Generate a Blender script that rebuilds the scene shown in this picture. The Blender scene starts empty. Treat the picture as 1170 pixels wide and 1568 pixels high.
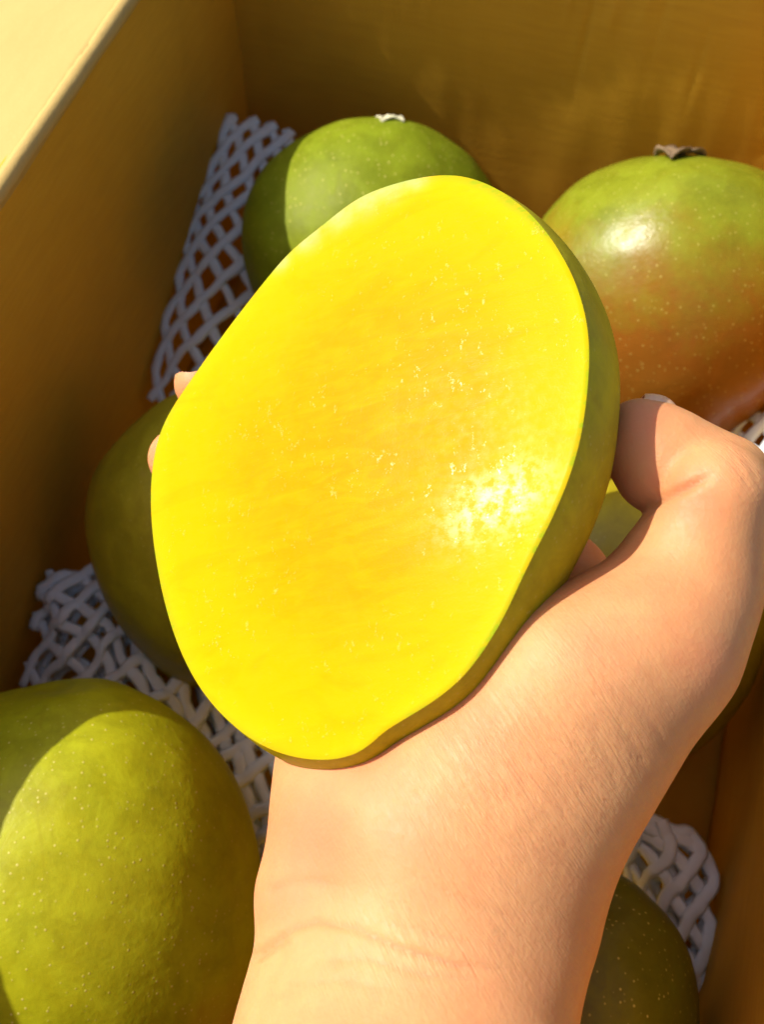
import bpy, bmesh, math, random
import numpy as np
from mathutils import Vector, Matrix, noise as mnoise

random.seed(4); RNG = np.random.default_rng(4)
scene = bpy.context.scene
COL = scene.collection

# ------------------------------------------------------------------ camera
CAM_H = 0.385                 # metres above the bottom of the box
PITCH = math.radians(59)      # looking down into the box
FPX = 1700.0                  # focal length in photograph pixels (1170 x 1568)
cam_d = bpy.data.cameras.new('camera')
cam_d.sensor_fit = 'VERTICAL'; cam_d.sensor_height = 24.0; cam_d.lens = FPX / 1568 * 24.0
cam_d.clip_start = 0.005; cam_d.clip_end = 60
cam = bpy.data.objects.new('camera', cam_d); COL.objects.link(cam)
cam.location = (0, 0, CAM_H); cam.rotation_euler = (math.pi / 2 - PITCH, 0, 0)
cam_d.dof.use_dof = True; cam_d.dof.focus_distance = 0.25; cam_d.dof.aperture_fstop = 11
scene.camera = cam

# ------------------------------------------------------------------ sky, sun, exposure
SUN = Vector((-0.66, 0.177, 0.715)).normalized()
world = bpy.data.worlds.new('World'); scene.world = world; world.use_nodes = True
nt = world.node_tree
bg = nt.nodes['Background']
sky = nt.nodes.new('ShaderNodeTexSky'); sky.sky_type = 'NISHITA'; sky.sun_disc = False
sky.sun_elevation = math.asin(SUN.z); sky.sun_rotation = math.atan2(SUN.x, SUN.y)
sky.air_density = 1.0; sky.dust_density = 4.0; sky.ozone_density = 0.6
nt.links.new(sky.outputs[0], bg.inputs[0]); bg.inputs[1].default_value = 0.11
sun_d = bpy.data.lights.new('sun', 'SUN'); sun_d.energy = 4.6; sun_d.angle = math.radians(0.6)
sun_d.color = (1.0, 0.93, 0.80)
sun = bpy.data.objects.new('sun', sun_d); COL.objects.link(sun)
sun.rotation_euler = SUN.to_track_quat('Z', 'Y').to_euler(); sun.location = SUN * 3
scene.view_settings.view_transform = 'Standard'; scene.view_settings.look = 'None'
scene.view_settings.exposure = 0.34; scene.view_settings.gamma = 1.0
scene.view_settings.use_curve_mapping = False
scene.render.engine = 'CYCLES'
scene.cycles.max_bounces = 8; scene.cycles.diffuse_bounces = 4; scene.cycles.glossy_bounces = 3; scene.cycles.caustics_reflective = False

# ------------------------------------------------------------------ coordinates
FWD = Vector((0, math.cos(PITCH), -math.sin(PITCH)))
UP = Vector((0, math.sin(PITCH), math.cos(PITCH)))
RT = Vector((1, 0, 0)); BACK = -FWD
ORG = Vector((0, 0, CAM_H))
R3 = np.array([RT, UP, BACK])          # rows: view axes in the world
ORGN = np.array(ORG)

def cv(px, py, d):
    """point of the photograph at depth d (metres) in view axes x right, y up, z to the viewer"""
    return np.array([(px - 585) / FPX * d, -(py - 784) / FPX * d, -d])
def to_world(p):
    return np.asarray(p) @ R3 + ORGN
def at(px, py, d):
    return Vector(to_world(cv(px, py, d)))
def vdir(v):
    """direction in view axes to a world direction"""
    return Vector(np.asarray(v) @ R3).normalized()

# ------------------------------------------------------------------ helpers
def link(name, me, mat=None, parent=None, smooth=True):
    o = bpy.data.objects.new(name, me); COL.objects.link(o)
    if mat: me.materials.append(mat)
    if smooth: me.polygons.foreach_set('use_smooth', [True] * len(me.polygons))
    if parent: o.parent = parent
    return o
def mesh_of(name, v, f):
    me = bpy.data.meshes.new(name)
    me.from_pydata([tuple(map(float, p)) for p in v], [], [tuple(map(int, q)) for q in f]); me.update()
    return me
def tag(o, label, cat, group=None):
    o['label'] = label; o['category'] = cat
    if group: o['group'] = group
    return o
def empty(name, loc=(0, 0, 0)):
    e = bpy.data.objects.new(name, None); COL.objects.link(e); e.location = loc; e.empty_display_size = .02
    return e
def vattr(me, name, arr):
    a = me.attributes.new(name, 'FLOAT', 'POINT'); a.data.foreach_set('value', np.asarray(arr, dtype=np.float32))

class NT:
    """tiny material node builder"""
    def __init__(s, name):
        s.m = bpy.data.materials.new(name); s.m.use_nodes = True; s.t = s.m.node_tree
        s.b = s.t.nodes['Principled BSDF']; s.co = s.t.nodes.new('ShaderNodeTexCoord').outputs['Object']
    def n(s, typ, **kw):
        x = s.t.nodes.new(typ)
        for k, v in kw.items(): setattr(x, k, v)
        return x
    def L(s, a, b): s.t.links.new(a, b)
    def mapping(s, scale=(1, 1, 1), rot=(0, 0, 0), src=None):
        m = s.n('ShaderNodeMapping'); m.inputs['Scale'].default_value = scale; m.inputs['Rotation'].default_value = rot
        s.L(src or s.co, m.inputs[0]); return m.outputs[0]
    def noise(s, scale, detail=4, rough=.5, src=None, dist=0):
        x = s.n('ShaderNodeTexNoise'); x.inputs['Scale'].default_value = scale; x.inputs['Detail'].default_value = detail
        x.inputs['Roughness'].default_value = rough; x.inputs['Distortion'].default_value = dist
        s.L(src or s.co, x.inputs[0]); return x.outputs[0]
    def voro(s, scale, src=None, feature='F1', rand=1):
        x = s.n('ShaderNodeTexVoronoi', feature=feature); x.inputs['Scale'].default_value = scale
        x.inputs['Randomness'].default_value = rand
        s.L(src or s.co, x.inputs[0]); return x
    def ramp(s, src, stops):
        x = s.n('ShaderNodeValToRGB'); e = x.color_ramp.elements
        while len(e) < len(stops): e.new(.5)
        for k, (p, c) in enumerate(stops):
            e[k].position = p; e[k].color = (c, c, c, 1) if isinstance(c, (int, float)) else (*c, 1)
        s.L(src, x.inputs[0]); return x.outputs[0]
    def mix(s, fac, a, b, typ='MIX'):
        x = s.n('ShaderNodeMix', data_type='RGBA', blend_type=typ)
        for sock, val in ((x.inputs[0], fac), (x.inputs[6], a), (x.inputs[7], b)):
            if isinstance(val, (int, float)): sock.default_value = val if sock.type == 'VALUE' else (val, val, val, 1)
            elif isinstance(val, tuple): sock.default_value = (*val, 1)
            else: s.L(val, sock)
        return x.outputs[2]
    def math(s, op, a, b=0.0):
        x = s.n('ShaderNodeMath', operation=op)
        for sock, val in ((x.inputs[0], a), (x.inputs[1], b)):
            if isinstance(val, (int, float)): sock.default_value = val
            else: s.L(val, sock)
        return x.outputs[0]
    def attr(s, name):
        x = s.n('ShaderNodeAttribute'); x.attribute_name = name; return x.outputs['Fac']
    def sep(s, src=None):
        x = s.n('ShaderNodeSeparateXYZ'); s.L(src or s.co, x.inputs[0]); return x.outputs
    def bump(s, h, strength, dist, prev=None):
        x = s.n('ShaderNodeBump'); x.inputs['Strength'].default_value = strength; x.inputs['Distance'].default_value = dist
        s.L(h, x.inputs['Height'])
        if prev: s.L(prev, x.inputs['Normal'])
        return x.outputs[0]
    def out(s, col=None, rough=None, normal=None, **kw):
        for key, val in (('Base Color', col), ('Roughness', rough), ('Normal', normal)):
            if val is None: continue
            if isinstance(val, (int, float)): s.b.inputs[key].default_value = val
            elif isinstance(val, tuple): s.b.inputs[key].default_value = (*val, 1)
            else: s.L(val, s.b.inputs[key])
        for k, v in kw.items(): s.b.inputs[k.replace('_', ' ')].default_value = v
        return s.m

# ------------------------------------------------------------------ materials
def mat_cardboard(name, c0, c1, c2, c3):
    t = NT(name)
    big = t.noise(9, 5, .6)
    fib = t.noise(1, 4, .6, t.mapping((60, 60, 700)))
    fine = t.noise(900, 3, .6)
    c = t.mix(t.ramp(big, [(.3, 0), (.75, 1)]), c0, c1)
    c = t.mix(t.ramp(fib, [(.35, 0), (.8, .35)]), c, c2)
    c = t.mix(t.ramp(fine, [(.55, 0), (.75, .25)]), c, c3)
    h = t.mix(.5, fib, fine)
    nb = t.bump(h, .35, .0006)
    return t.out(c, .75, nb, Specular_IOR_Level=.25)
def mat_mango(name, base, alt, blush=None, blush_dir=(0, 0, -1), lo=.1, hi=.6, rough=.34, dots=.8, spec=.3):
    t = NT(name)
    n1 = t.noise(22, 5, .6); n2 = t.noise(95, 4, .65, dist=.6)
    c = t.mix(t.ramp(n1, [(.32, 0), (.68, 1)]), base, alt)
    c = t.mix(t.ramp(t.noise(260, 4, .7), [(.40, 0), (.70, .30)]), c, tuple(x * .62 for x in base))
    c = t.mix(t.ramp(n2, [(.42, 0), (.68, .7)]), c, tuple(min(1, x * 1.45) for x in base))
    st = t.ramp(t.noise(1, 5, .7, t.mapping((70, 70, 16)), .8), [(.60, 0), (.74, .40)])
    c = t.mix(st, c, tuple(x * f for x, f in zip(base, (.85, .62, .8))))
    sc = t.voro(26, t.mapping((1, 1, 1), (.3, .7, 1.1)))
    scar = t.math('MULTIPLY', t.ramp(sc.outputs['Distance'], [(.03, 1), (.075, 0)]), t.ramp(n2, [(.42, 0), (.6, .75)]))
    c = t.mix(scar, c, (.30, .20, .07))
    if blush:
        dp = t.n('ShaderNodeVectorMath', operation='DOT_PRODUCT'); t.L(t.co, dp.inputs[0])
        d = Vector(blush_dir).normalized(); dp.inputs[1].default_value = d
        g = t.math('ADD', t.math('MULTIPLY', dp.outputs['Value'], 1 / .05), t.math('MULTIPLY', t.math('SUBTRACT', t.noise(30, 5, .65), .5), 1.3))
        f = t.ramp(t.math('MULTIPLY', t.math('ADD', g, 1), .5), [((lo + 1) / 2, 0), ((hi + 1) / 2, 1)])
        bl = t.mix(n2, blush, tuple(x * .6 for x in blush))
        c = t.mix(t.math('MULTIPLY', f, .9), c, bl)
    v = t.voro(560); vd = t.ramp(v.outputs['Distance'], [(.06, 1), (.26, 0)])
    sel = t.ramp(t.sep(v.outputs['Color'])[0], [(.35, 0), (.75, 1)])
    dot = t.math('MULTIPLY', t.math('MULTIPLY', vd, sel), dots)
    c = t.mix(dot, c, (.62, .55, .14))
    hgt = t.math('ADD', t.math('MULTIPLY', n2, .6), t.math('MULTIPLY', dot, .5))
    peel = t.noise(420, 2, .5)
    nb = t.bump(hgt, .20, .0010); nb = t.bump(peel, .20, .0006, nb)
    r = t.ramp(n2, [(.3, rough - .07), (.8, rough + .12)])
    return t.out(c, r, nb, Specular_IOR_Level=spec)
def mat_flesh():
    t = NT('mango flesh')
    e = t.attr('edge')
    n1 = t.noise(28, 4, .55); n2 = t.noise(1, 5, .6, t.mapping((160, 60, 160), (0, 0, .6)))
    warp = t.math('ADD', e, t.math('MULTIPLY', t.math('SUBTRACT', n1, .5), .10))
    c = t.ramp(warp, [(.0, (.80, .245, .0004)), (.50, (.80, .275, .0004)), (.78, (.78, .355, .0005)), (.90, (.74, .375, .001)), (.945, (.64, .405, .002)), (.975, (.47, .41, .004)), (1.0, (.28, .35, .012))])
    c = t.mix(t.ramp(n2, [(.45, 0), (.8, .3)]), c, (.84, .36, .006))
    c = t.mix(t.math('MULTIPLY', t.attr('pale'), t.ramp(t.noise(260, 3, .6), [(.3, .45), (.7, 1)])), c, (.40, .44, .15))
    fib = t.noise(1, 4, .65, t.mapping((34, 330, 200), (0, 0, -.35)), .6)
    c = t.mix(t.ramp(fib, [(.42, 0), (.72, .45)]), c, (.84, .375, .002))
    c = t.mix(t.ramp(t.noise(1, 3, .6, t.mapping((20, 120, 90), (0, 0, -.35)), 1.0), [(.52, 0), (.72, .25)]), c, (.78, .235, .0008))
    band = t.ramp(t.noise(1, 4, .6, t.mapping((26, 60, 60), (0, 0, .5))), [(.45, 0), (.66, 1)])
    # wet glints: broken specks along the fibres, also painted into the colour
    w1 = t.noise(1, 3, .65, t.mapping((620, 300, 300), (0, 0, .5))); w2 = t.noise(1500, 2, .6)
    bead = t.math('MULTIPLY', t.ramp(t.math('ADD', t.math('MULTIPLY', w1, .6), t.math('MULTIPLY', w2, .4)), [(.575, 0), (.66, 1)]), band)
    c = t.mix(t.math('MULTIPLY', bead, .45), c, (.88, .50, .06))
    nb = t.bump(n2, .03, .0010); nb = t.bump(fib, .06, .0006, nb)
    nb = t.bump(t.noise(1900, 2, .6), .07, .0003, nb)
    nb = t.bump(bead, .35, .0004, nb)
    r = t.ramp(t.noise(500, 2), [(.35, .24), (.7, .36)])
    film = t.math('MULTIPLY', t.attr('wet'), t.ramp(t.noise(420, 4, .7), [(.42, .05), (.62, 1)]))
    t.L(t.math('ADD', t.math('MULTIPLY', bead, .3), t.math('MULTIPLY', film, .20)), t.b.inputs['Coat Weight']); t.b.inputs['Coat Roughness'].default_value = .22
    return t.out(c, r, nb, Specular_IOR_Level=.012)
def mat_hand():
    t = NT('skin')
    red = t.attr('red'); crease = t.attr('crease')
    n1 = t.noise(60, 5, .6); n2 = t.noise(600, 3, .6)
    c = t.mix(t.ramp(n1, [(.3, 0), (.7, 1)]), (.62, .272, .108), (.69, .345, .146))
    c = t.mix(t.ramp(t.noise(190, 4, .65), [(.48, 0), (.75, .35)]), c, (.58, .21, .095))
    c = t.mix(t.math('MULTIPLY', red, .85), c, (.68, .19, .092))
    c = t.mix(t.math('MULTIPLY', t.attr('lines'), .22), c, (.70, .43, .20))  # pale highlight on the ball of the thumb, painted into the skin colour
    c = t.mix(t.math('MULTIPLY', crease, .40), c, (.42, .15, .065))  # shade inside the creases, darkened in the colour
    # fine skin lines running across the ball of the thumb, and a fainter crossing set
    at_ = t.n('ShaderNodeAttribute'); at_.attribute_name = 'skinco'; sc = at_.outputs['Vector']
    lines = None
    for rot, scl, w in (((0, 0, 0), (.75, .045, .05), 1.0), ((0, 0, .9), (.9, .10, .05), .45), ((0, 0, -.25), (1.5, .10, .05), .6)):
        n = t.noise(1, 2, .5, t.mapping(scl, rot, sc), .25)
        d = t.math('ABSOLUTE', t.math('SUBTRACT', n, .5))
        l = t.math('MULTIPLY', t.ramp(d, [(.0, 0), (.045, 1)]), w); lines = l if lines is None else t.math('ADD', lines, l)
    pores = t.voro(1100, feature='F1').outputs['Distance']
    nb = t.bump(n1, .15, .002)
    x = t.n('ShaderNodeBump'); x.inputs['Distance'].default_value = .0005
    t.L(t.math('MULTIPLY', t.attr('lines'), .42), x.inputs['Strength']); t.L(lines, x.inputs['Height']); t.L(nb, x.inputs['Normal'])
    nb = t.bump(t.math('ADD', pores, n2), .16, .0003, x.outputs[0])
    return t.out(c, t.ramp(n2, [(.3, .48), (.7, .66)]), nb, Specular_IOR_Level=.4, Subsurface_Weight=.45, Subsurface_Scale=.006, Subsurface_Radius=(1, .30, .12))
def mat_nail():
    t = NT('nail'); return t.out((.72, .42, .28), .4, None, Subsurface_Weight=.2, Subsurface_Scale=.002)
def mat_foam():
    t = NT('white foam net')
    f = t.noise(1400, 3, .6); g = t.noise(120, 3)
    c = t.mix(g, (.76, .85, .93), (.86, .92, .96))
    return t.out(c, .55, t.bump(f, .5, .0005), Specular_IOR_Level=.35)
def mat_husk(name, a, b):
    t = NT(name); f = t.noise(300, 4, .7)
    return t.out(t.mix(f, a, b), .8, t.bump(f, .6, .001))
def mat_ground():
    t = NT('concrete ground'); f = t.noise(14, 6, .65)
    return t.out(t.mix(f, (.24, .23, .21), (.36, .34, .31)), .85, t.bump(t.noise(200, 4), .3, .002))

CARD = mat_cardboard('kraft cardboard', (.57, .30, .018), (.67, .37, .030), (.44, .20, .014), (.66, .38, .08)); SUNLIT_CARD = mat_cardboard('sunlit kraft cardboard', (.50, .345, .115), (.56, .39, .135), (.46, .30, .09), (.58, .42, .17)); FOAM = mat_foam(); FLESH = mat_flesh(); SKIN = mat_hand(); NAIL = mat_nail()  # second cardboard is the same kraft with the flaps' sunlight put into its colour

# ------------------------------------------------------------------ ground
g = link('ground', mesh_of('ground', [(-20, -20, -.012), (20, -20, -.012), (20, 20, -.012), (-20, 20, -.012)], [(0, 1, 2, 3)]), mat_ground())
g['kind'] = 'structure'

# ------------------------------------------------------------------ cardboard box (axes: E across, D away from the viewer)
YAW = math.radians(17)
E0, E1, D0, D1, HBOX, TH = -.17, .0776, -.06, .36, .167, .005
box = empty('cardboard_box', (0, 0, 0)); box.rotation_euler = (0, 0, -YAW)
tag(box, 'open brown cardboard box with its flaps folded outward, holding the green mangoes', 'box')

def sheet(name, o, u, v, lu, lv, n, nu, nv, amp, seed, ragged=0, mat=CARD, creases=()):
    """a slab of cardboard: front face o + u*s + v*t with gentle warp, thickness TH behind (along -n), closed"""
    o, u, v, n = Vector(o), Vector(u), Vector(v), Vector(n)
    V = []; F = []
    def bumpf(s, t):
        p = Vector((s * 14 + seed, t * 14, seed * 1.7))
        w = mnoise.noise(p) * amp + mnoise.noise(p * 3.1) * amp * .35
        w += mnoise.noise(Vector((s * 95 + seed, t * 9, 3))) * amp * .30      # flutes telegraphing through
        for (cs, ct, ang, wd, ln, a) in creases:                             # dents
            ds, dt = s - cs, t - ct; x = ds * math.cos(ang) + dt * math.sin(ang); y = -ds * math.sin(ang) + dt * math.cos(ang)
            w += a * math.exp(-(x / wd) ** 2 - (y / ln) ** 2)
        return w
    for side in (0, 1):
        for j in range(nv + 1):
            for i in range(nu + 1):
                s = lu * i / nu; t = lv * j / nv
                rag = ragged * (mnoise.noise(Vector((s * 60, seed, 1))) + .5 * mnoise.noise(Vector((s * 240, seed, 2)))) if j == nv else 0
                V.append(o + u * s + v * (t + rag) + n * (bumpf(s, t) - side * TH))
    W = nu + 1; S = W * (nv + 1)
    for j in range(nv):
        for i in range(nu):
            a = j * W + i
            F.append((a, a + 1, a + 1 + W, a + W)); F.append((a + S, a + W + S, a + 1 + W + S, a + 1 + S))
    for i in range(nu):
        a = i; F.append((a, a + S, a + 1 + S, a + 1)); a = nv * W + i; F.append((a, a + 1, a + 1 + S, a + S))
    for j in range(nv):
        a = j * W; F.append((a, a + W, a + W + S, a + S)); a = j * W + nu; F.append((a, a + S, a + W + S, a + W))
    return link(name, mesh_of(name, V, F), mat, box)
LX, LY = E1 - E0, D1 - D0
rnd = random.Random(9)
dents = [(rnd.uniform(.06, .25), rnd.uniform(.125, .165), rnd.uniform(-.05, .05), rnd.uniform(.0012, .0026), rnd.uniform(.008, .022), rnd.choice((-1, 1)) * rnd.uniform(.0003, .0008)) for k in range(16)]
dents += [(rnd.uniform(.215, .247), rnd.uniform(.07, .13), rnd.uniform(-.55, -.05), rnd.uniform(.0014, .0026), rnd.uniform(.006, .016), rnd.choice((-1, 1)) * rnd.uniform(.0003, .0007)) for k in range(9)]
sheet('side_panel', (E0, D0 - .004, 0), (0, 1, 0), (0, 0, 1), LY + .008, HBOX, (1, 0, 0), 90, 40, .0012, 1.3)
sheet('side_panel', (E0 - .003, D1, 0), (1, 0, 0), (0, 0, 1), LX + .006, HBOX, (0, -1, 0), 260, 70, .0010, 5.2, creases=dents)
sheet('side_panel', (E1, D0 - .004, 0), (0, 1, 0), (0, 0, 1), LY + .008, HBOX, (-1, 0, 0), 60, 30, .0012, 7.9)
sheet('side_panel', (E0 - .003, D0, 0), (1, 0, 0), (0, 0, 1), LX + .006, HBOX, (0, 1, 0), 40, 30, .0010, 8.8)
sheet('bottom', (E0 - .004, D0 - .004, 0), (1, 0, 0), (0, 1, 0), LX + .008, LY + .008, (0, 0, 1), 30, 40, .0004, 2.1)
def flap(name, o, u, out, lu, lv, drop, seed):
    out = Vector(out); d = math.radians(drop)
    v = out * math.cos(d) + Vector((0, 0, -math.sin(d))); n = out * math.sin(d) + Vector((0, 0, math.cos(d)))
    return sheet(name, o, u, v, lu, lv, n, 90, 30, .0009, seed, ragged=.0006, mat=SUNLIT_CARD)
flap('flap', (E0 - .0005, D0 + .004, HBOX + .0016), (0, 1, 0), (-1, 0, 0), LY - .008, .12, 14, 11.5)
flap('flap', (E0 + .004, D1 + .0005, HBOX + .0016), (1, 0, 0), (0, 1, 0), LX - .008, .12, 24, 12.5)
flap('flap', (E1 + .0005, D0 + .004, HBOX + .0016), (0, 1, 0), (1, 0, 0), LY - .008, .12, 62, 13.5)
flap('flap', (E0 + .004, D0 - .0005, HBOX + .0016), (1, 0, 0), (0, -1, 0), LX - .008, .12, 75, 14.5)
# rounded, scuffed fold along the visible rims
def rim(p0, p1, r, seed):
    p0, p1 = Vector(p0), Vector(p1); n = 220; V = []; F = []; ax = (p1 - p0).normalized()
    s = ax.cross(Vector((0, 0, 1))).normalized(); K = 8
    for i in range(n + 1):
        c = p0.lerp(p1, i / n)
        for k in range(K):
            a = 2 * math.pi * k / K
            rr = r * (1 + .10 * mnoise.noise(Vector((i * .6, k, seed))) + .12 * mnoise.noise(Vector((i * .13, k * .3, seed))))
            V.append(c + (s * math.cos(a) + Vector((0, 0, 1)) * math.sin(a)) * rr)
    for i in range(n):
        for k in range(K):
            a = i * K + k; b = i * K + (k + 1) % K; F.append((a, b, b + K, a + K))
    F.append(tuple(range(K - 1, -1, -1))); F.append(tuple(n * K + k for k in range(K)))
    return link('fold_edge', mesh_of('fold_edge', V, F), SUNLIT_CARD, box)
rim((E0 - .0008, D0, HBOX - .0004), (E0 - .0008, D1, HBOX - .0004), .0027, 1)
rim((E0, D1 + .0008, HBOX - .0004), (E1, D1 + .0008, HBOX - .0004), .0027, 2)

# ------------------------------------------------------------------ whole mangoes
def mango_mesh(name, a, b, c, seed, nu=96, nv=64):
    """ovoid along local z (stem at +z), a wide, b thick, c half length; shallow stem dimple, fuller shoulder, faint beak"""
    V = []; F = []
    for j in range(nv + 1):
        th = math.pi * j / nv
        for i in range(nu):
            ph = 2 * math.pi * i / nu
            z = math.cos(th); r = math.sin(th)
            r *= 1 + .07 * z - .03 * z * z
            x = r * math.cos(ph); y = r * math.sin(ph)
            x += .07 * (z * z - .35)                                     # kidney bend
            dimple = -.06 * math.exp(-(r / .22) ** 2) if z > 0 else 0
            beak = .05 * math.exp(-((x + .42) ** 2 + y * y) / .03) if z < -.6 else 0
            p = Vector((x, y, z)); w = 1 + .035 * mnoise.noise(p * 1.5 + Vector((seed, 0, 0))) + .006 * mnoise.noise(p * 5 + Vector((seed, 0, 0))) + beak
            V.append((x * a * w, y * b * w, (z + dimple) * c * w))
    for j in range(nv):
        for i in range(nu):
            p = j * nu + i; q = j * nu + (i + 1) % nu
            F.append((p, p + nu, q + nu, q))
    me = mesh_of(name, V, F); bm = bmesh.new(); bm.from_mesh(me); bmesh.ops.remove_doubles(bm, verts=bm.verts, dist=1e-6)
    bmesh.ops.recalc_face_normals(bm, faces=bm.faces); bm.to_mesh(me); bm.free()
    return me
def axes_matrix(pos, zaxis, roll=0):
    z = Vector(zaxis).normalized(); x = Vector((1, 0, .13)); x = (x - z * x.dot(z)).normalized(); y = z.cross(x)
    return Matrix.Translation(pos) @ Matrix((x, y, z)).transposed().to_4x4() @ Matrix.Rotation(roll, 4, 'Z')
G1, G2 = (.16, .205, .008), (.23, .26, .010)
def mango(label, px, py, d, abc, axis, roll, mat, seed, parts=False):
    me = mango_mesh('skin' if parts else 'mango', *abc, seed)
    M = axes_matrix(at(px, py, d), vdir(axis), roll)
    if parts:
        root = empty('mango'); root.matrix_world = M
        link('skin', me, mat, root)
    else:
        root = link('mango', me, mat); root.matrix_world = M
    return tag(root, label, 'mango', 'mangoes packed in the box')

m_bl = mango('plain green mango with a pale stem scrap on top, behind the cut half', 572, 384, .418, (.049, .046, .048), (.06, .97, .22), .3,
             mat_mango('green mango skin', G1, G2, rough=.50, spec=.14), 1.0, True)
m_br = mango('glossy green mango with a rusty red lower side and brown dried calyx, beside the thumb', 1020, 464, .40, (.054, .049, .053), (.08, .97, .22), -.5,
             mat_mango('blushed mango skin', (.16, .19, .010), (.25, .255, .014), (.30, .090, .012), (-.1, .1, -1), -.60, .02, rough=.32, dots=.45, spec=.22), 2.0, True)
m_l = mango('shaded olive mango peeking out left of the cut half by the box wall', 332, 828, .372, (.041, .042, .052), (.05, .90, .42), .9,
            mat_mango('olive mango skin', (.27, .24, .010), (.34, .29, .014), rough=.4, dots=.3), 3.0)
m_fl = mango('large yellow-green mango in the near left corner, half in sunlight', 106, 1404, .318, (.056, .049, .068), (-.12, .98, .02), .2,
             mat_mango('yellow green mango skin', (.31, .33, .006), (.41, .385, .005), (.46, .25, .010), (0, 0, -1), .15, 1.1, rough=.46, dots=.75, spec=.28), 4.0)
m_r = mango('dark green mango showing only past the right edge of the hand', 955, 965, .366, (.045, .043, .052), (.25, .85, .45), .5,
            mat_mango('shaded mango skin', (.29, .25, .010), (.37, .30, .014), rough=.4, dots=.3), 5.0)
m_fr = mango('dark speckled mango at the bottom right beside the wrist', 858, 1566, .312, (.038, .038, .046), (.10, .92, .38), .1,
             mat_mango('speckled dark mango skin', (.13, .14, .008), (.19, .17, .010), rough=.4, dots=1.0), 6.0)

def scrap(parent, where, size, mat, seed, n=3, name='calyx', lift=0):
    """ragged curled sepals round the stem scar"""
    V = []; F = []
    rr = random.Random(seed)
    for s in range(n):
        a0 = 2 * math.pi * s / n + rr.uniform(-.3, .3); ln = size * rr.uniform(.7, 1.15); wd = size * rr.uniform(.35, .55); cur = rr.uniform(.2, .9)
        base = len(V); NI, NJ = 7, 5
        for side in (0, 1):
            for i in range(NI):
                t = i / (NI - 1)
                for j in range(NJ):
                    q = (j / (NJ - 1) - .5) * 2
                    w = wd * math.sin(math.pi * min(1, .25 + t * .72)) * (1 + .25 * rr.uniform(-1, 1) * (i == NI - 1))
                    r = size * .12 + ln * t; h = size * (lift - .1) + math.sin(t * 2.2) * size * .30 * cur - t * t * size * .25 + q * q * size * .15 - side * size * .07
                    V.append((r * math.cos(a0) - q * w * math.sin(a0), r * math.sin(a0) + q * w * math.cos(a0), h + rr.uniform(-.03, .03) * size))
        N = NI * NJ
        for i in range(NI - 1):
            for j in range(NJ - 1):
                a = base + i * NJ + j
                F.append((a, a + NJ, a + NJ + 1, a + 1)); F.append((a + N, a + 1 + N, a + NJ + 1 + N, a + NJ + N))
        for i in range(NI - 1):
            for j, fl in ((0, 0), (NJ - 1, 1)):
                a = base + i * NJ + j; f = (a, a + N, a + NJ + N, a + NJ); F.append(f if not fl else f[::-1])
        for j in range(NJ - 1):
            a = base + (NI - 1) * NJ + j; F.append((a, a + N, a + 1 + N, a + 1)); a = base + j; F.append((a, a + 1, a + 1 + N, a + N))
    # stem stub
    b = len(V); K = 9
    for h, r in ((-.4, .3), (.05, .24), (.16, .2), (.18, .05)):
        for k in range(K):
            a = 2 * math.pi * k / K; V.append((r * size * math.cos(a) * (1 + rr.uniform(-.1, .1)), r * size * math.sin(a), (h + rr.uniform(-.04, .04)) * size))
    for l in range(3):
        for k in range(K):
            p = b + l * K + k; q = b + l * K + (k + 1) % K; F.append((p, q, q + K, p + K))
    F.append(tuple(b + 3 * K + k for k in range(K)))
    o = link(name, mesh_of(name, V, F), mat, parent); o.matrix_local = where
    return o
def on_mango(root, px, py, d):
    """local matrix: at a photographed spot, standing off the skin along its radius"""
    skin = [c for c in root.children if c.name.startswith('skin')][0]
    inv = root.matrix_world.inverted()
    o = inv @ ORG; t = inv @ at(px, py, d); dr = (t - o).normalized()
    best = min(skin.data.vertices, key=lambda v: ((v.co - o) - dr * (v.co - o).dot(dr)).length)
    z = best.normal.normalized(); x = z.orthogonal().normalized(); y = z.cross(x)
    return Matrix.Translation(best.co) @ Matrix((x, y, z)).transposed().to_4x4()
bpy.context.view_layer.update()
scrap(m_bl, on_mango(m_bl, 596, 180, .42), .0062, mat_husk('pale stem scrap', (.62, .58, .36), (.80, .78, .58)), 3, 4)
scrap(m_br, on_mango(m_br, 1036, 234, .40), .0100, mat_husk('dried brown calyx', (.10, .06, .03), (.32, .22, .12)), 11, 3, lift=.10)

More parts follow.
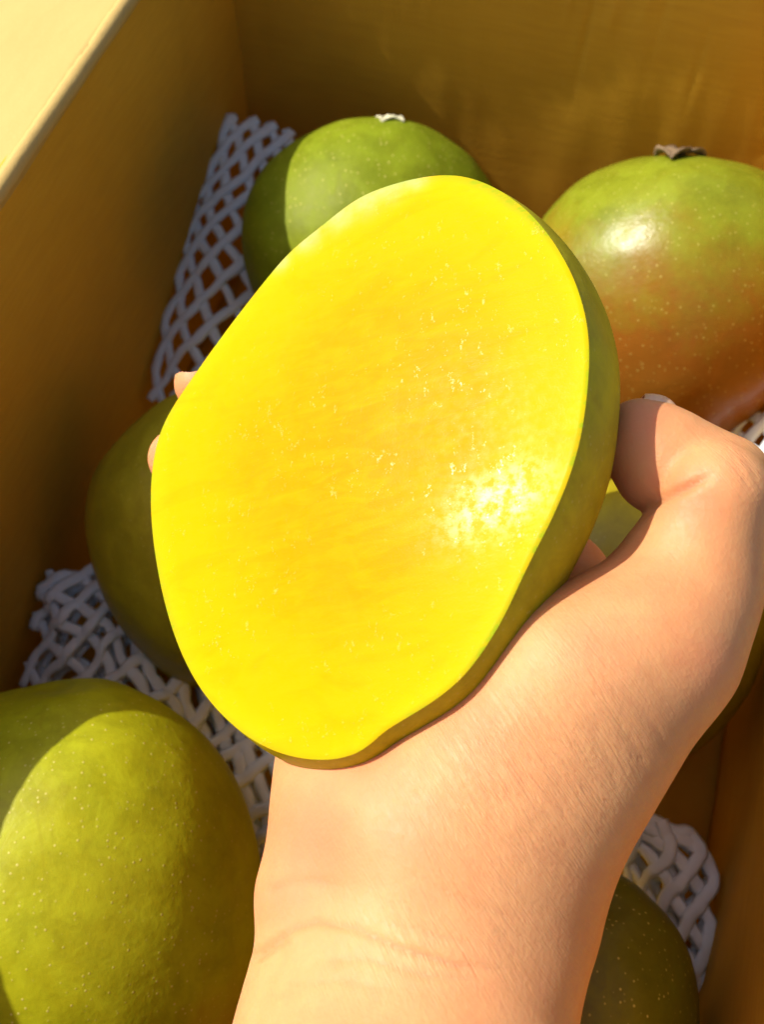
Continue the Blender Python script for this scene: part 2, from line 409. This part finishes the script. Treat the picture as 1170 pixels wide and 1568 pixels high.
# ------------------------------------------------------------------ foam net sleeves
def catmull(P, t):
    """P (n,3), t in 0..1 -> point"""
    n = len(P); x = t * (n - 1); i = min(int(x), n - 2); f = x - i
    p0 = P[max(i - 1, 0)]; p1 = P[i]; p2 = P[i + 1]; p3 = P[min(i + 2, n - 1)]
    return .5 * ((2 * p1) + (-p0 + p2) * f + (2 * p0 - 5 * p1 + 4 * p2 - p3) * f * f + (-p0 + 3 * p1 - 3 * p2 + p3) * f ** 3)
def net(label, rows, N, turns, r, thick, seed, crumple=.0015, steps=90, layers=1):
    """flattened sleeve: rows of control points (px,py,depth) along its length, N strands each way"""
    G = [[to_world(cv(*p)) for p in row] for row in rows]
    def S(u, v):
        return catmull(np.array([catmull(np.array(row), u) for row in G]), v)
    V = []; F = []; K = 6
    rr = random.Random(seed)
    cache = {}
    for hel in (1, -1)[:layers]:
        for s in range(N):
            ph0 = 2 * math.pi * (s + .25 * hel + rr.uniform(-.06, .06)) / N
            pts = []
            for i in range(steps + 1):
                v = i / steps; th = ph0 + hel * 2 * math.pi * turns * v
                tri = math.asin(math.cos(th)) * 2 / math.pi
                u = .5 + .5 * (tri * .8 + math.cos(th) * .2)
                e = .01
                p = S(u, v); pu = S(min(u + e, 1), v) - S(max(u - e, 0), v); pv = S(u, min(v + e, 1)) - S(u, max(v - e, 0))
                nn = np.cross(pu, pv); nn = nn / (np.linalg.norm(nn) + 1e-12)
                if nn @ (ORGN - p) < 0: nn = -nn
                off = r * .22 * math.copysign(1, math.sin(th)) * min(1, abs(math.sin(th)) * 3) - (thick if hel < 0 else 0)
                q = Vector(p * 38) + Vector((seed, 0, 0))
                wv = mnoise.noise_vector(q) * crumple + mnoise.noise_vector(q * 4.2) * crumple * .35
                pts.append((Vector(p + nn * off) + wv, Vector(nn)))
            base = len(V)
            for i, (p, nn) in enumerate(pts):
                a = pts[max(i - 1, 0)][0]; b = pts[min(i + 1, steps)][0]; tg = (b - a).normalized()
                sd = tg.cross(nn).normalized(); up = sd.cross(tg)
                w = r * (1 + .22 * mnoise.noise(p * 260) + .15 * mnoise.noise(p * 90))
                for k in range(K):
                    an = 2 * math.pi * k / K
                    V.append(p + sd * math.cos(an) * w * 1.4 + up * math.sin(an) * w * .6)
            for i in range(steps):
                for k in range(K):
                    p = base + i * K + k; q = base + i * K + (k + 1) % K; F.append((p, q, q + K, p + K))
            F.append(tuple(base + k for k in range(K - 1, -1, -1))); F.append(tuple(base + steps * K + k for k in range(K)))
    o = link('foam_net', mesh_of('foam_net', V, F), FOAM)
    return tag(o, label, 'foam net', 'foam nets pulled off the mangoes')
net('white foam net standing against the left box wall behind the top mango',
    [[(352, 178, .452), (405, 186, .452), (452, 205, .455)], [(300, 300, .448), (360, 310, .442), (430, 330, .446)], [(262, 440, .444), (335, 450, .436), (420, 470, .44)],
     [(228, 612, .440), (300, 608, .432), (390, 620, .43)]], 8, .95, .0015, .0020, 1.0, .0026)
net('large crumpled foam net on the box bottom between the left mangoes',
    [[(70, 880, .392), (30, 1035, .386), (20, 1200, .38)], [(150, 860, .388), (150, 1010, .374), (120, 1200, .37)], [(250, 880, .392), (270, 1090, .372), (250, 1250, .372)],
     [(360, 960, .39), (370, 1150, .37), (350, 1300, .368)], [(470, 1060, .385), (450, 1200, .366), (400, 1400, .362)]], 13, .72, .0016, .0055, 2.0, .006, layers=2)
net('small foam net corner beside the red-sided mango at the right edge',
    [[(1120, 600, .395), (1200, 560, .39), (1260, 540, .39)], [(1110, 680, .39), (1180, 660, .378), (1260, 640, .376)], [(1120, 770, .39), (1180, 760, .38), (1250, 750, .38)]], 7, .6, .0016, .002, 3.0)
net('shadowed foam net at the bottom right behind the speckled mango',
    [[(900, 1235, .36), (950, 1245, .352), (1010, 1250, .348)], [(940, 1300, .358), (1010, 1300, .345), (1078, 1310, .342)], [(960, 1390, .356), (1020, 1390, .338), (1092, 1400, .336)],
     [(980, 1480, .352), (1030, 1480, .334), (1082, 1490, .334)], [(1000, 1540, .35), (1040, 1540, .336), (1060, 1530, .336)]], 7, .75, .0016, .004, 4.0, .004, layers=2)

# ------------------------------------------------------------------ cut mango half
FACE_C = cv(590, 722, .240)
FN = np.array([-.45, .27, 0]); FN[2] = math.sqrt(1 - FN[0] ** 2 - FN[1] ** 2)
OUTL = [(675, 267), (710, 270), (747, 281), (790, 307), (827, 342), (859, 387), (884, 438), (898, 490), (903, 540), (899, 600), (892, 655), (879, 710), (856, 770), (832, 820), (806, 868),
        (779, 930), (755, 972), (722, 1022), (687, 1056), (640, 1089), (592, 1115), (566, 1140), (532, 1160), (482, 1164), (432, 1155), (384, 1133), (340, 1096), (300, 1048), (270, 985),
        (250, 920), (235, 842), (229, 770), (233, 700), (250, 645), (277, 603), (315, 548), (365, 480), (410, 424), (435, 394), (462, 369), (499, 341), (537, 309), (576, 290), (625, 275)]
def on_face(px, py):
    r = np.array([(px - 585) / FPX, -(py - 784) / FPX, -1.0])
    return r * ((FACE_C @ FN) / (r @ FN))
def closed_cr(P, n):
    P = np.array(P); m = len(P); out = []
    for k in range(n):
        x = k / n * m; i = int(x); f = x - i
        p0, p1, p2, p3 = P[(i - 1) % m], P[i % m], P[(i + 1) % m], P[(i + 2) % m]
        out.append(.5 * ((2 * p1) + (-p0 + p2) * f + (2 * p0 - 5 * p1 + 4 * p2 - p3) * f * f + (-p0 + 3 * p1 - 3 * p2 + p3) * f ** 3))
    return np.array(out)
NKINK = int(20.5 / len(OUTL) * 200)             # the knife's kink by the stem end stays sharp
rim_pts = closed_cr([on_face(*p) for p in OUTL], 200)
_sm = sum(np.roll(rim_pts, k, 0) * w for k, w in ((-4, .5), (-3, .8), (-2, 1), (-1, 1), (0, 1), (1, 1), (2, 1), (3, .8), (4, .5))) / 7.6
rim_pts = _sm + .3 * (rim_pts - _sm) * np.array([math.exp(-((i - NKINK) / 5) ** 2) for i in range(200)])[:, None]
cen = rim_pts.mean(0)
half = empty('mango_half', to_world(cen))
tag(half, 'large cut mango half with bright yellow flesh facing up, held in the hand', 'mango half')
def W3(p): return (np.asarray(p) - cen) @ R3          # local to the mango half
# flesh: concentric rings with a very slightly domed, rounded rim
V = [W3(cen + FN * .0005)]; F = []; edge = [0.0]; RG = 46; NP = len(rim_pts)
for k in range(1, RG + 1):
    s = k / RG; s = 1 - (1 - s) ** 1.25
    for i in range(NP):
        q = cen + (rim_pts[i] - cen) * s
        dome = .0005 * (1 - s * s) 
        if k == RG: q = cen + (rim_pts[i] - cen) * 1.0015; dome -= .0002
        dome += .00012 * mnoise.noise(Vector(q * 60)) * (1 - s ** 6)
        V.append(W3(q + FN * dome)); edge.append(s)
for i in range(NP): F.append((0, 1 + i, 1 + (i + 1) % NP))
for k in range(RG - 1):
    for i in range(NP):
        a = 1 + k * NP + i; b = 1 + k * NP + (i + 1) % NP; F.append((a, a + NP, b + NP, b))
me = mesh_of('flesh', V, F); bm = bmesh.new(); bm.from_mesh(me); bmesh.ops.recalc_face_normals(bm, faces=bm.faces); bm.to_mesh(me); bm.free()
vattr(me, 'edge', edge)
PALE_DIR = np.array([on_face(*p) for p in ((430, 400), (470, 362), (520, 322), (560, 298), (600, 283), (640, 273))])
LV = np.array([tuple(v.co) for v in me.vertices]); pale = np.zeros(len(LV))
for q, wd_ in zip(PALE_DIR, (.0022, .0034, .0042, .0044, .0036, .0024)):
    pale = np.maximum(pale, np.clip(1.6 * np.exp(-(((LV - W3(q)) ** 2).sum(1)) / wd_ ** 2), 0, 1))
vattr(me, 'pale', pale)
wq = W3(on_face(752, 780)); wu = W3(on_face(830, 740)) - wq; wu /= np.linalg.norm(wu); dq = LV - wq; du = dq @ wu
vattr(me, 'wet', np.exp(-(du / .012) ** 2 - ((dq ** 2).sum(1) - du ** 2) / .006 ** 2))
fl = link('flesh', me, FLESH, half)
if Vector(fl.data.polygons[5].normal).dot(vdir(FN)) < 0: fl.data.flip_normals()
# skin: the cheek behind the cut
T = .045; t0 = .30; V = []; F = []; NR = 44
nrm = math.sqrt(1 - t0 * t0)
def body_s(t): return math.sqrt(max(0, 1 - ((t - t0) / (1 - t0)) ** 2)) if t > t0 else 1 - ((t - t0)) ** 2 * .45
for k in range(NR + 1):
    t = math.sin(k / NR * math.pi / 2); s = body_s(t) / body_s(0)
    for i in range(NP):
        d = rim_pts[i] - cen
        q = cen + d * (s * 1.0) - FN * (t * T + .0004)
        w = 1 + .005 * mnoise.noise(Vector(q * 22)); q = cen + (q - cen) * (1 + (w - 1) * min(1, k / 10))
        V.append(W3(q))
for k in range(NR):
    for i in range(NP):
        a = k * NP + i; b = k * NP + (i + 1) % NP; F.append((a, b, b + NP, a + NP))
me = mesh_of('skin', V, F); bm = bmesh.new(); bm.from_mesh(me); bmesh.ops.remove_doubles(bm, verts=bm.verts, dist=1e-6); bmesh.ops.recalc_face_normals(bm, faces=bm.faces); bm.to_mesh(me); bm.free()
sk = link('skin', me, mat_mango('cut mango skin', (.36, .325, .008), (.43, .37, .010), rough=.42, dots=.35, spec=.12), half)
# ------------------------------------------------------------------ hand and forearm: one continuous surface
def mm(px, py, d): return cv(px, py, d / 1000) * 1000
H = .85
lo = np.array([-64., -215., -322.]); hi = np.array([106., 36., -105.])
ax = [np.arange(lo[k], hi[k], H, dtype=np.float32) for k in range(3)]
X, Y, Z = np.meshgrid(*ax, indexing='ij', sparse=True)
def cone(a, b, ra, rb, n=None, k=1.0):
    a = np.asarray(a, dtype=np.float32); b = np.asarray(b, dtype=np.float32); ab = b - a
    px, py, pz = X - a[0], Y - a[1], Z - a[2]
    t = np.clip((px * ab[0] + py * ab[1] + pz * ab[2]) / float(ab @ ab), 0, 1)
    qx, qy, qz = px - t * ab[0], py - t * ab[1], pz - t * ab[2]
    q2 = qx * qx + qy * qy + qz * qz
    if n is not None:
        n = np.asarray(n, dtype=np.float32); n = n / np.linalg.norm(n); qn = qx * n[0] + qy * n[1] + qz * n[2]
        q2 = q2 + (k * k - 1) * qn * qn
    return np.sqrt(q2) - (ra + (rb - ra) * t)
def smin(a, b, k):
    h = np.maximum(k - np.abs(a - b), 0) / k
    return np.minimum(a, b) - h * h * k * .25
PN = (-.38, .56, .74)                                  # palm and forearm face this way
wrist = mm(667, 1445, 242); arm = mm(618, 1568, 228)
adir = (arm - wrist) / np.linalg.norm(arm - wrist); far = arm + np.array([-.20, -.66, .72]) * 90
Fld = cone(wrist, arm, 29.5, 34, PN, 1.38)
Fld = smin(Fld, cone(arm, far, 34, 42, PN, 1.25), 8)
Fld = smin(Fld, cone(mm(655, 1425, 241), mm(650, 1225, 250), 29, 31, PN, 1.6), 12)
# heel of the hand and little-finger side
Fld = smin(Fld, cone(mm(498, 1370, 243), mm(540, 1203, 252), 15.5, 15.5), 8)
Fld = smin(Fld, cone(mm(540, 1203, 252), mm(480, 1060, 288), 15.5, 11), 10)
# ball of the thumb
Fld = smin(Fld, cone(mm(772, 1330, 235), mm(1004, 996, 236), 20.5, 16), 16)
Fld = smin(Fld, cone(mm(655, 1272, 234), mm(858, 1042, 233), 18, 14.2), 20)
Fld = smin(Fld, cone(mm(858, 1042, 233), mm(1040, 920, 242), 14, 12.5), 12)
# palm rays to the knuckles, behind the fruit
MCP = [mm(850, 890, 290), mm(700, 950, 302), mm(565, 1000, 303), mm(468, 1050, 297)]
for m_, r_ in zip(MCP, (12.5, 12.5, 12, 11)):
    Fld = smin(Fld, cone(mm(680, 1230, 268), m_, 17, r_), 10)
# web between thumb and index
Fld = smin(Fld, cone(mm(975, 965, 252), mm(860, 905, 286), 11, 11), 10)
# thumb
Fld = smin(Fld, cone(mm(1006, 994, 239), mm(1055, 890, 244), 16, 14.3), 8)
Fld = smin(Fld, cone(mm(1055, 890, 242), mm(1096, 760, 239), 14.2, 12), 6)
th = cone(mm(1104, 742, 246), mm(1035, 706, 248), 11.4, 10.6)
th = smin(th, cone(mm(980, 674, 249), mm(1010, 714, 248), 9.3, 9.9), 7)
Fld = smin(Fld, th, 1.8)
# fingers
FING = [[MCP[0], mm(640, 700, 306), mm(455, 622, 302), mm(312, 588, 285)], [MCP[1], mm(480, 800, 312), mm(345, 735, 302), mm(272, 702, 284)],
        [MCP[2], mm(425, 880, 310), mm(345, 835, 304), mm(315, 812, 292)], [MCP[3], mm(385, 980, 306), mm(340, 930, 302), mm(325, 902, 293)]]
for fg, rs in zip(FING, ((11.5, 9.5, 8.5, 7.6), (11.5, 9.7, 8.6, 7.6), (11, 9.2, 8.2, 7), (9.5, 8, 7, 6))):
    fd = None
    for i in range(3):
        c_ = cone(fg[i], fg[i + 1], rs[i], rs[i + 1]); fd = c_ if fd is None else smin(fd, c_, 3)
    Fld = smin(Fld, fd, 5)

def surface_nets(F, lo, h):
    S = F < 0
    nx, ny, nz = F.shape
    cnt = np.zeros((nx - 1, ny - 1, nz - 1), dtype=np.uint8)
    offs = [(i, j, k) for i in (0, 1) for j in (0, 1) for k in (0, 1)]
    for i, j, k in offs: cnt += S[i:nx - 1 + i, j:ny - 1 + j, k:nz - 1 + k]
    act = (cnt > 0) & (cnt < 8)
    idx = np.argwhere(act); ids = np.full(act.shape, -1, dtype=np.int64); ids[act] = np.arange(len(idx))
    vals = {o: F[idx[:, 0] + o[0], idx[:, 1] + o[1], idx[:, 2] + o[2]] for o in offs}
    acc = np.zeros((len(idx), 3)); num = np.zeros(len(idx))
    for a in offs:
        for ax_ in range(3):
            if a[ax_]: continue
            b = list(a); b[ax_] = 1; b = tuple(b)
            va, vb = vals[a], vals[b]; m = (va < 0) != (vb < 0)
            t = np.where(m, va / np.where(m, va - vb, 1), 0)
            for c in range(3): acc[:, c] += np.where(m, a[c] + (t if c == ax_ else 0), 0)
            num += m
    P = lo + h * (idx + acc / num[:, None])
    quads = []
    for ax_ in range(3):
        b, c = (ax_ + 1) % 3, (ax_ + 2) % 3
        sl0 = [slice(None)] * 3; sl1 = [slice(None)] * 3
        sl0[ax_] = slice(0, -1); sl1[ax_] = slice(1, None)
        for d in (b, c): sl0[d] = sl1[d] = slice(1, -1)
        s0, s1 = S[tuple(sl0)], S[tuple(sl1)]
        e = np.argwhere(s0 != s1); ins = s0[s0 != s1]
        base = e.copy(); base[:, b] += 1; base[:, c] += 1
        def cell(db, dc):
            q = base.copy(); q[:, b] -= db; q[:, c] -= dc; return ids[q[:, 0], q[:, 1], q[:, 2]]
        q = np.stack([cell(1, 1), cell(0, 1), cell(0, 0), cell(1, 0)], 1)
        quads.append(np.where(ins[:, None], q, q[:, ::-1]))
    return P, np.concatenate(quads)
P, Q = surface_nets(Fld, lo, H)
del Fld
# relax the stair steps a little
e = np.concatenate([Q[:, [0, 1]], Q[:, [1, 2]], Q[:, [2, 3]], Q[:, [3, 0]]]); deg = np.bincount(e.ravel(), minlength=len(P)).astype(float)
def laplace(P):
    s = np.zeros_like(P)
    for c in range(3): s[:, c] = np.bincount(e[:, 0], P[e[:, 1], c], len(P)) + np.bincount(e[:, 1], P[e[:, 0], c], len(P))
    return s / deg[:, None]
for it in range(4):
    P = P + .5 * (laplace(P) - P); P = P - .5 * (laplace(P) - P) * .9
fn = np.cross(P[Q[:, 2]] - P[Q[:, 0]], P[Q[:, 3]] - P[Q[:, 1]]); vn = np.zeros_like(P)
for k in range(4):
    for c in range(3): vn[:, c] += np.bincount(Q[:, k], fn[:, c], len(P))
vn /= np.linalg.norm(vn, axis=1)[:, None] + 1e-9
PXY = np.stack([585 + P[:, 0] / -P[:, 2] * FPX, 784 - P[:, 1] / -P[:, 2] * FPX], 1)
front = np.clip((vn[:, 2] + .15) * 3, 0, 1)
def groove(pts, w, fade0=.15, fade1=.3):
    d = np.full(len(P), 1e9); tt = np.zeros(len(P)); pts = np.array(pts, dtype=float)
    ln = np.r_[0, np.cumsum(np.linalg.norm(np.diff(pts, axis=0), axis=1))]; ln /= ln[-1]
    for k in range(len(pts) - 1):
        a, b = pts[k], pts[k + 1]
        ab = b - a; t = np.clip(((PXY - a) @ ab) / (ab @ ab), 0, 1); q = PXY - a - t[:, None] * ab; dd = np.hypot(q[:, 0], q[:, 1])
        m = dd < d; d = np.where(m, dd, d); tt = np.where(m, ln[k] + t * (ln[k + 1] - ln[k]), tt)
    return np.exp(-(d / w) ** 2) * np.clip(tt / max(fade0, 1e-3) + (fade0 == 0), 0, 1) * np.clip((1 - tt) / fade1, 0, 1)
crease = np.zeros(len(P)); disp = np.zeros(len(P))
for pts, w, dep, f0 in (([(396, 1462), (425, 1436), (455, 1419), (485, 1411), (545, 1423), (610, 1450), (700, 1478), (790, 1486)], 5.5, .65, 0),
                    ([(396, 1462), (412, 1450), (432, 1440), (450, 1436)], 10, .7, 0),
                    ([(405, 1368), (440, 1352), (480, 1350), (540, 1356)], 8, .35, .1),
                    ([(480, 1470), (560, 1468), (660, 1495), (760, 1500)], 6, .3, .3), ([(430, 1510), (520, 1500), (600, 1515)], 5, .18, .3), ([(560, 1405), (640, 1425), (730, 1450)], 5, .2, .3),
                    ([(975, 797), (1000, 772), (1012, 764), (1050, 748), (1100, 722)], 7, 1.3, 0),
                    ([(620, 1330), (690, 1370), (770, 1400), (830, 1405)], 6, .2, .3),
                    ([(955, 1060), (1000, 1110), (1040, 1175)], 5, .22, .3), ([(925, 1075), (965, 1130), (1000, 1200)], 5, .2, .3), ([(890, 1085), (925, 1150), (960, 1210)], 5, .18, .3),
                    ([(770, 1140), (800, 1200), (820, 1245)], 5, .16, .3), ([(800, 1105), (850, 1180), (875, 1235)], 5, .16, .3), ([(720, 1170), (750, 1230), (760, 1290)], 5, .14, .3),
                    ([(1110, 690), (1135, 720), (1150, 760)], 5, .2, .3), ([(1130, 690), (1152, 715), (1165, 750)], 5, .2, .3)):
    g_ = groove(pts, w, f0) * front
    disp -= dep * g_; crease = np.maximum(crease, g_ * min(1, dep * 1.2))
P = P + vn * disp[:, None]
red = np.full(len(P), .12)
for x, y, r_, a_ in ((480, 1290, 110, .9), (440, 1370, 80, .7), (560, 1180, 100, .6), (610, 1270, 90, .55), (640, 1380, 60, .3), (730, 1115, 90, .75), (900, 990, 80, .45), (1000, 880, 60, .3), (1060, 760, 60, .75), (1110, 700, 50, .35), (980, 640, 60, .6), (1090, 1020, 60, .45),
                     (900, 1350, 60, .25), (285, 590, 60, .5), (245, 700, 60, .5), (900, 850, 90, .5)):
    red = np.maximum(red, a_ * np.exp(-((PXY[:, 0] - x) ** 2 + (PXY[:, 1] - y) ** 2) / r_ ** 2))
lines = .12 + np.exp(-((PXY[:, 0] - 830) ** 2 / 210 ** 2 + (PXY[:, 1] - 1180) ** 2 / 190 ** 2)) + .6 * np.exp(-((PXY[:, 0] - 640) ** 2 / 200 ** 2 + (PXY[:, 1] - 1440) ** 2 / 90 ** 2)) + .5 * np.exp(-((PXY[:, 0] - 1130) ** 2 + (PXY[:, 1] - 700) ** 2) / 60 ** 2)
origin = wrist / 1000
ca, cc = np.array([.58, -.81, 0]), np.array([.81, .58, 0])
skinco = np.stack([P @ cc, P @ ca, P[:, 2]], 1)
Pw = (P / 1000 - origin) @ R3
person_me = bpy.data.meshes.new('person')
person_me.vertices.add(len(Pw)); person_me.vertices.foreach_set('co', Pw.astype(np.float32).ravel())
person_me.loops.add(Q.size); person_me.loops.foreach_set('vertex_index', Q.astype(np.int32).ravel())
person_me.polygons.add(len(Q)); person_me.polygons.foreach_set('loop_start', np.arange(0, Q.size, 4, dtype=np.int32))
person_me.update(calc_edges=True); person_me.validate()
a_ = person_me.attributes.new('skinco', 'FLOAT_VECTOR', 'POINT'); a_.data.foreach_set('vector', skinco.astype(np.float32).ravel())
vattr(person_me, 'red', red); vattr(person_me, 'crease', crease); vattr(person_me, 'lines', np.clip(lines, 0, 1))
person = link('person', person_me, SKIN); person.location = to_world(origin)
tag(person, 'bare right hand and forearm with palm up, cradling the cut mango half', 'person')
# thumbnail on the far side of the thumb tip
def nail(c, u, v, n, lu, lv):
    u = np.array(u) / np.linalg.norm(u); n = np.array(n, dtype=float); n = n - u * (n @ u); n /= np.linalg.norm(n); v = np.cross(n, u)
    V = []; F = []; NI, NJ = 9, 9
    for side in (0, 1):
        for i in range(NI):
            for j in range(NJ):
                a = (i / (NI - 1) - .5) * 2; b = (j / (NJ - 1) - .5) * 2
                w = math.sqrt(max(0, 1 - .35 * max(0, a) ** 4))
                V.append(((c + u * a * lu + v * b * lv * w + n * (-.0045 * b * b - .0022 * a * a - side * .0006)) - origin) @ R3)
    N = NI * NJ
    for i in range(NI - 1):
        for j in range(NJ - 1):
            a = i * NJ + j; F.append((a, a + NJ, a + NJ + 1, a + 1)); F.append((a + N, a + 1 + N, a + NJ + 1 + N, a + NJ + N))
    for i in range(NI - 1):
        a = i * NJ; F.append((a, a + N, a + NJ + N, a + NJ)); a = i * NJ + NJ - 1; F.append((a, a + NJ, a + NJ + N, a + N))
    for j in range(NJ - 1):
        a = j; F.append((a, a + 1, a + 1 + N, a + N)); a = (NI - 1) * NJ + j; F.append((a, a + N, a + 1 + N, a + 1))
    return link('nail', mesh_of('nail', V, F), NAIL, person)
nail(mm(1025, 611, 249.5) / 1000, (-.80, .58, .0), None, (.55, .76, -.05), .0050, .0058)
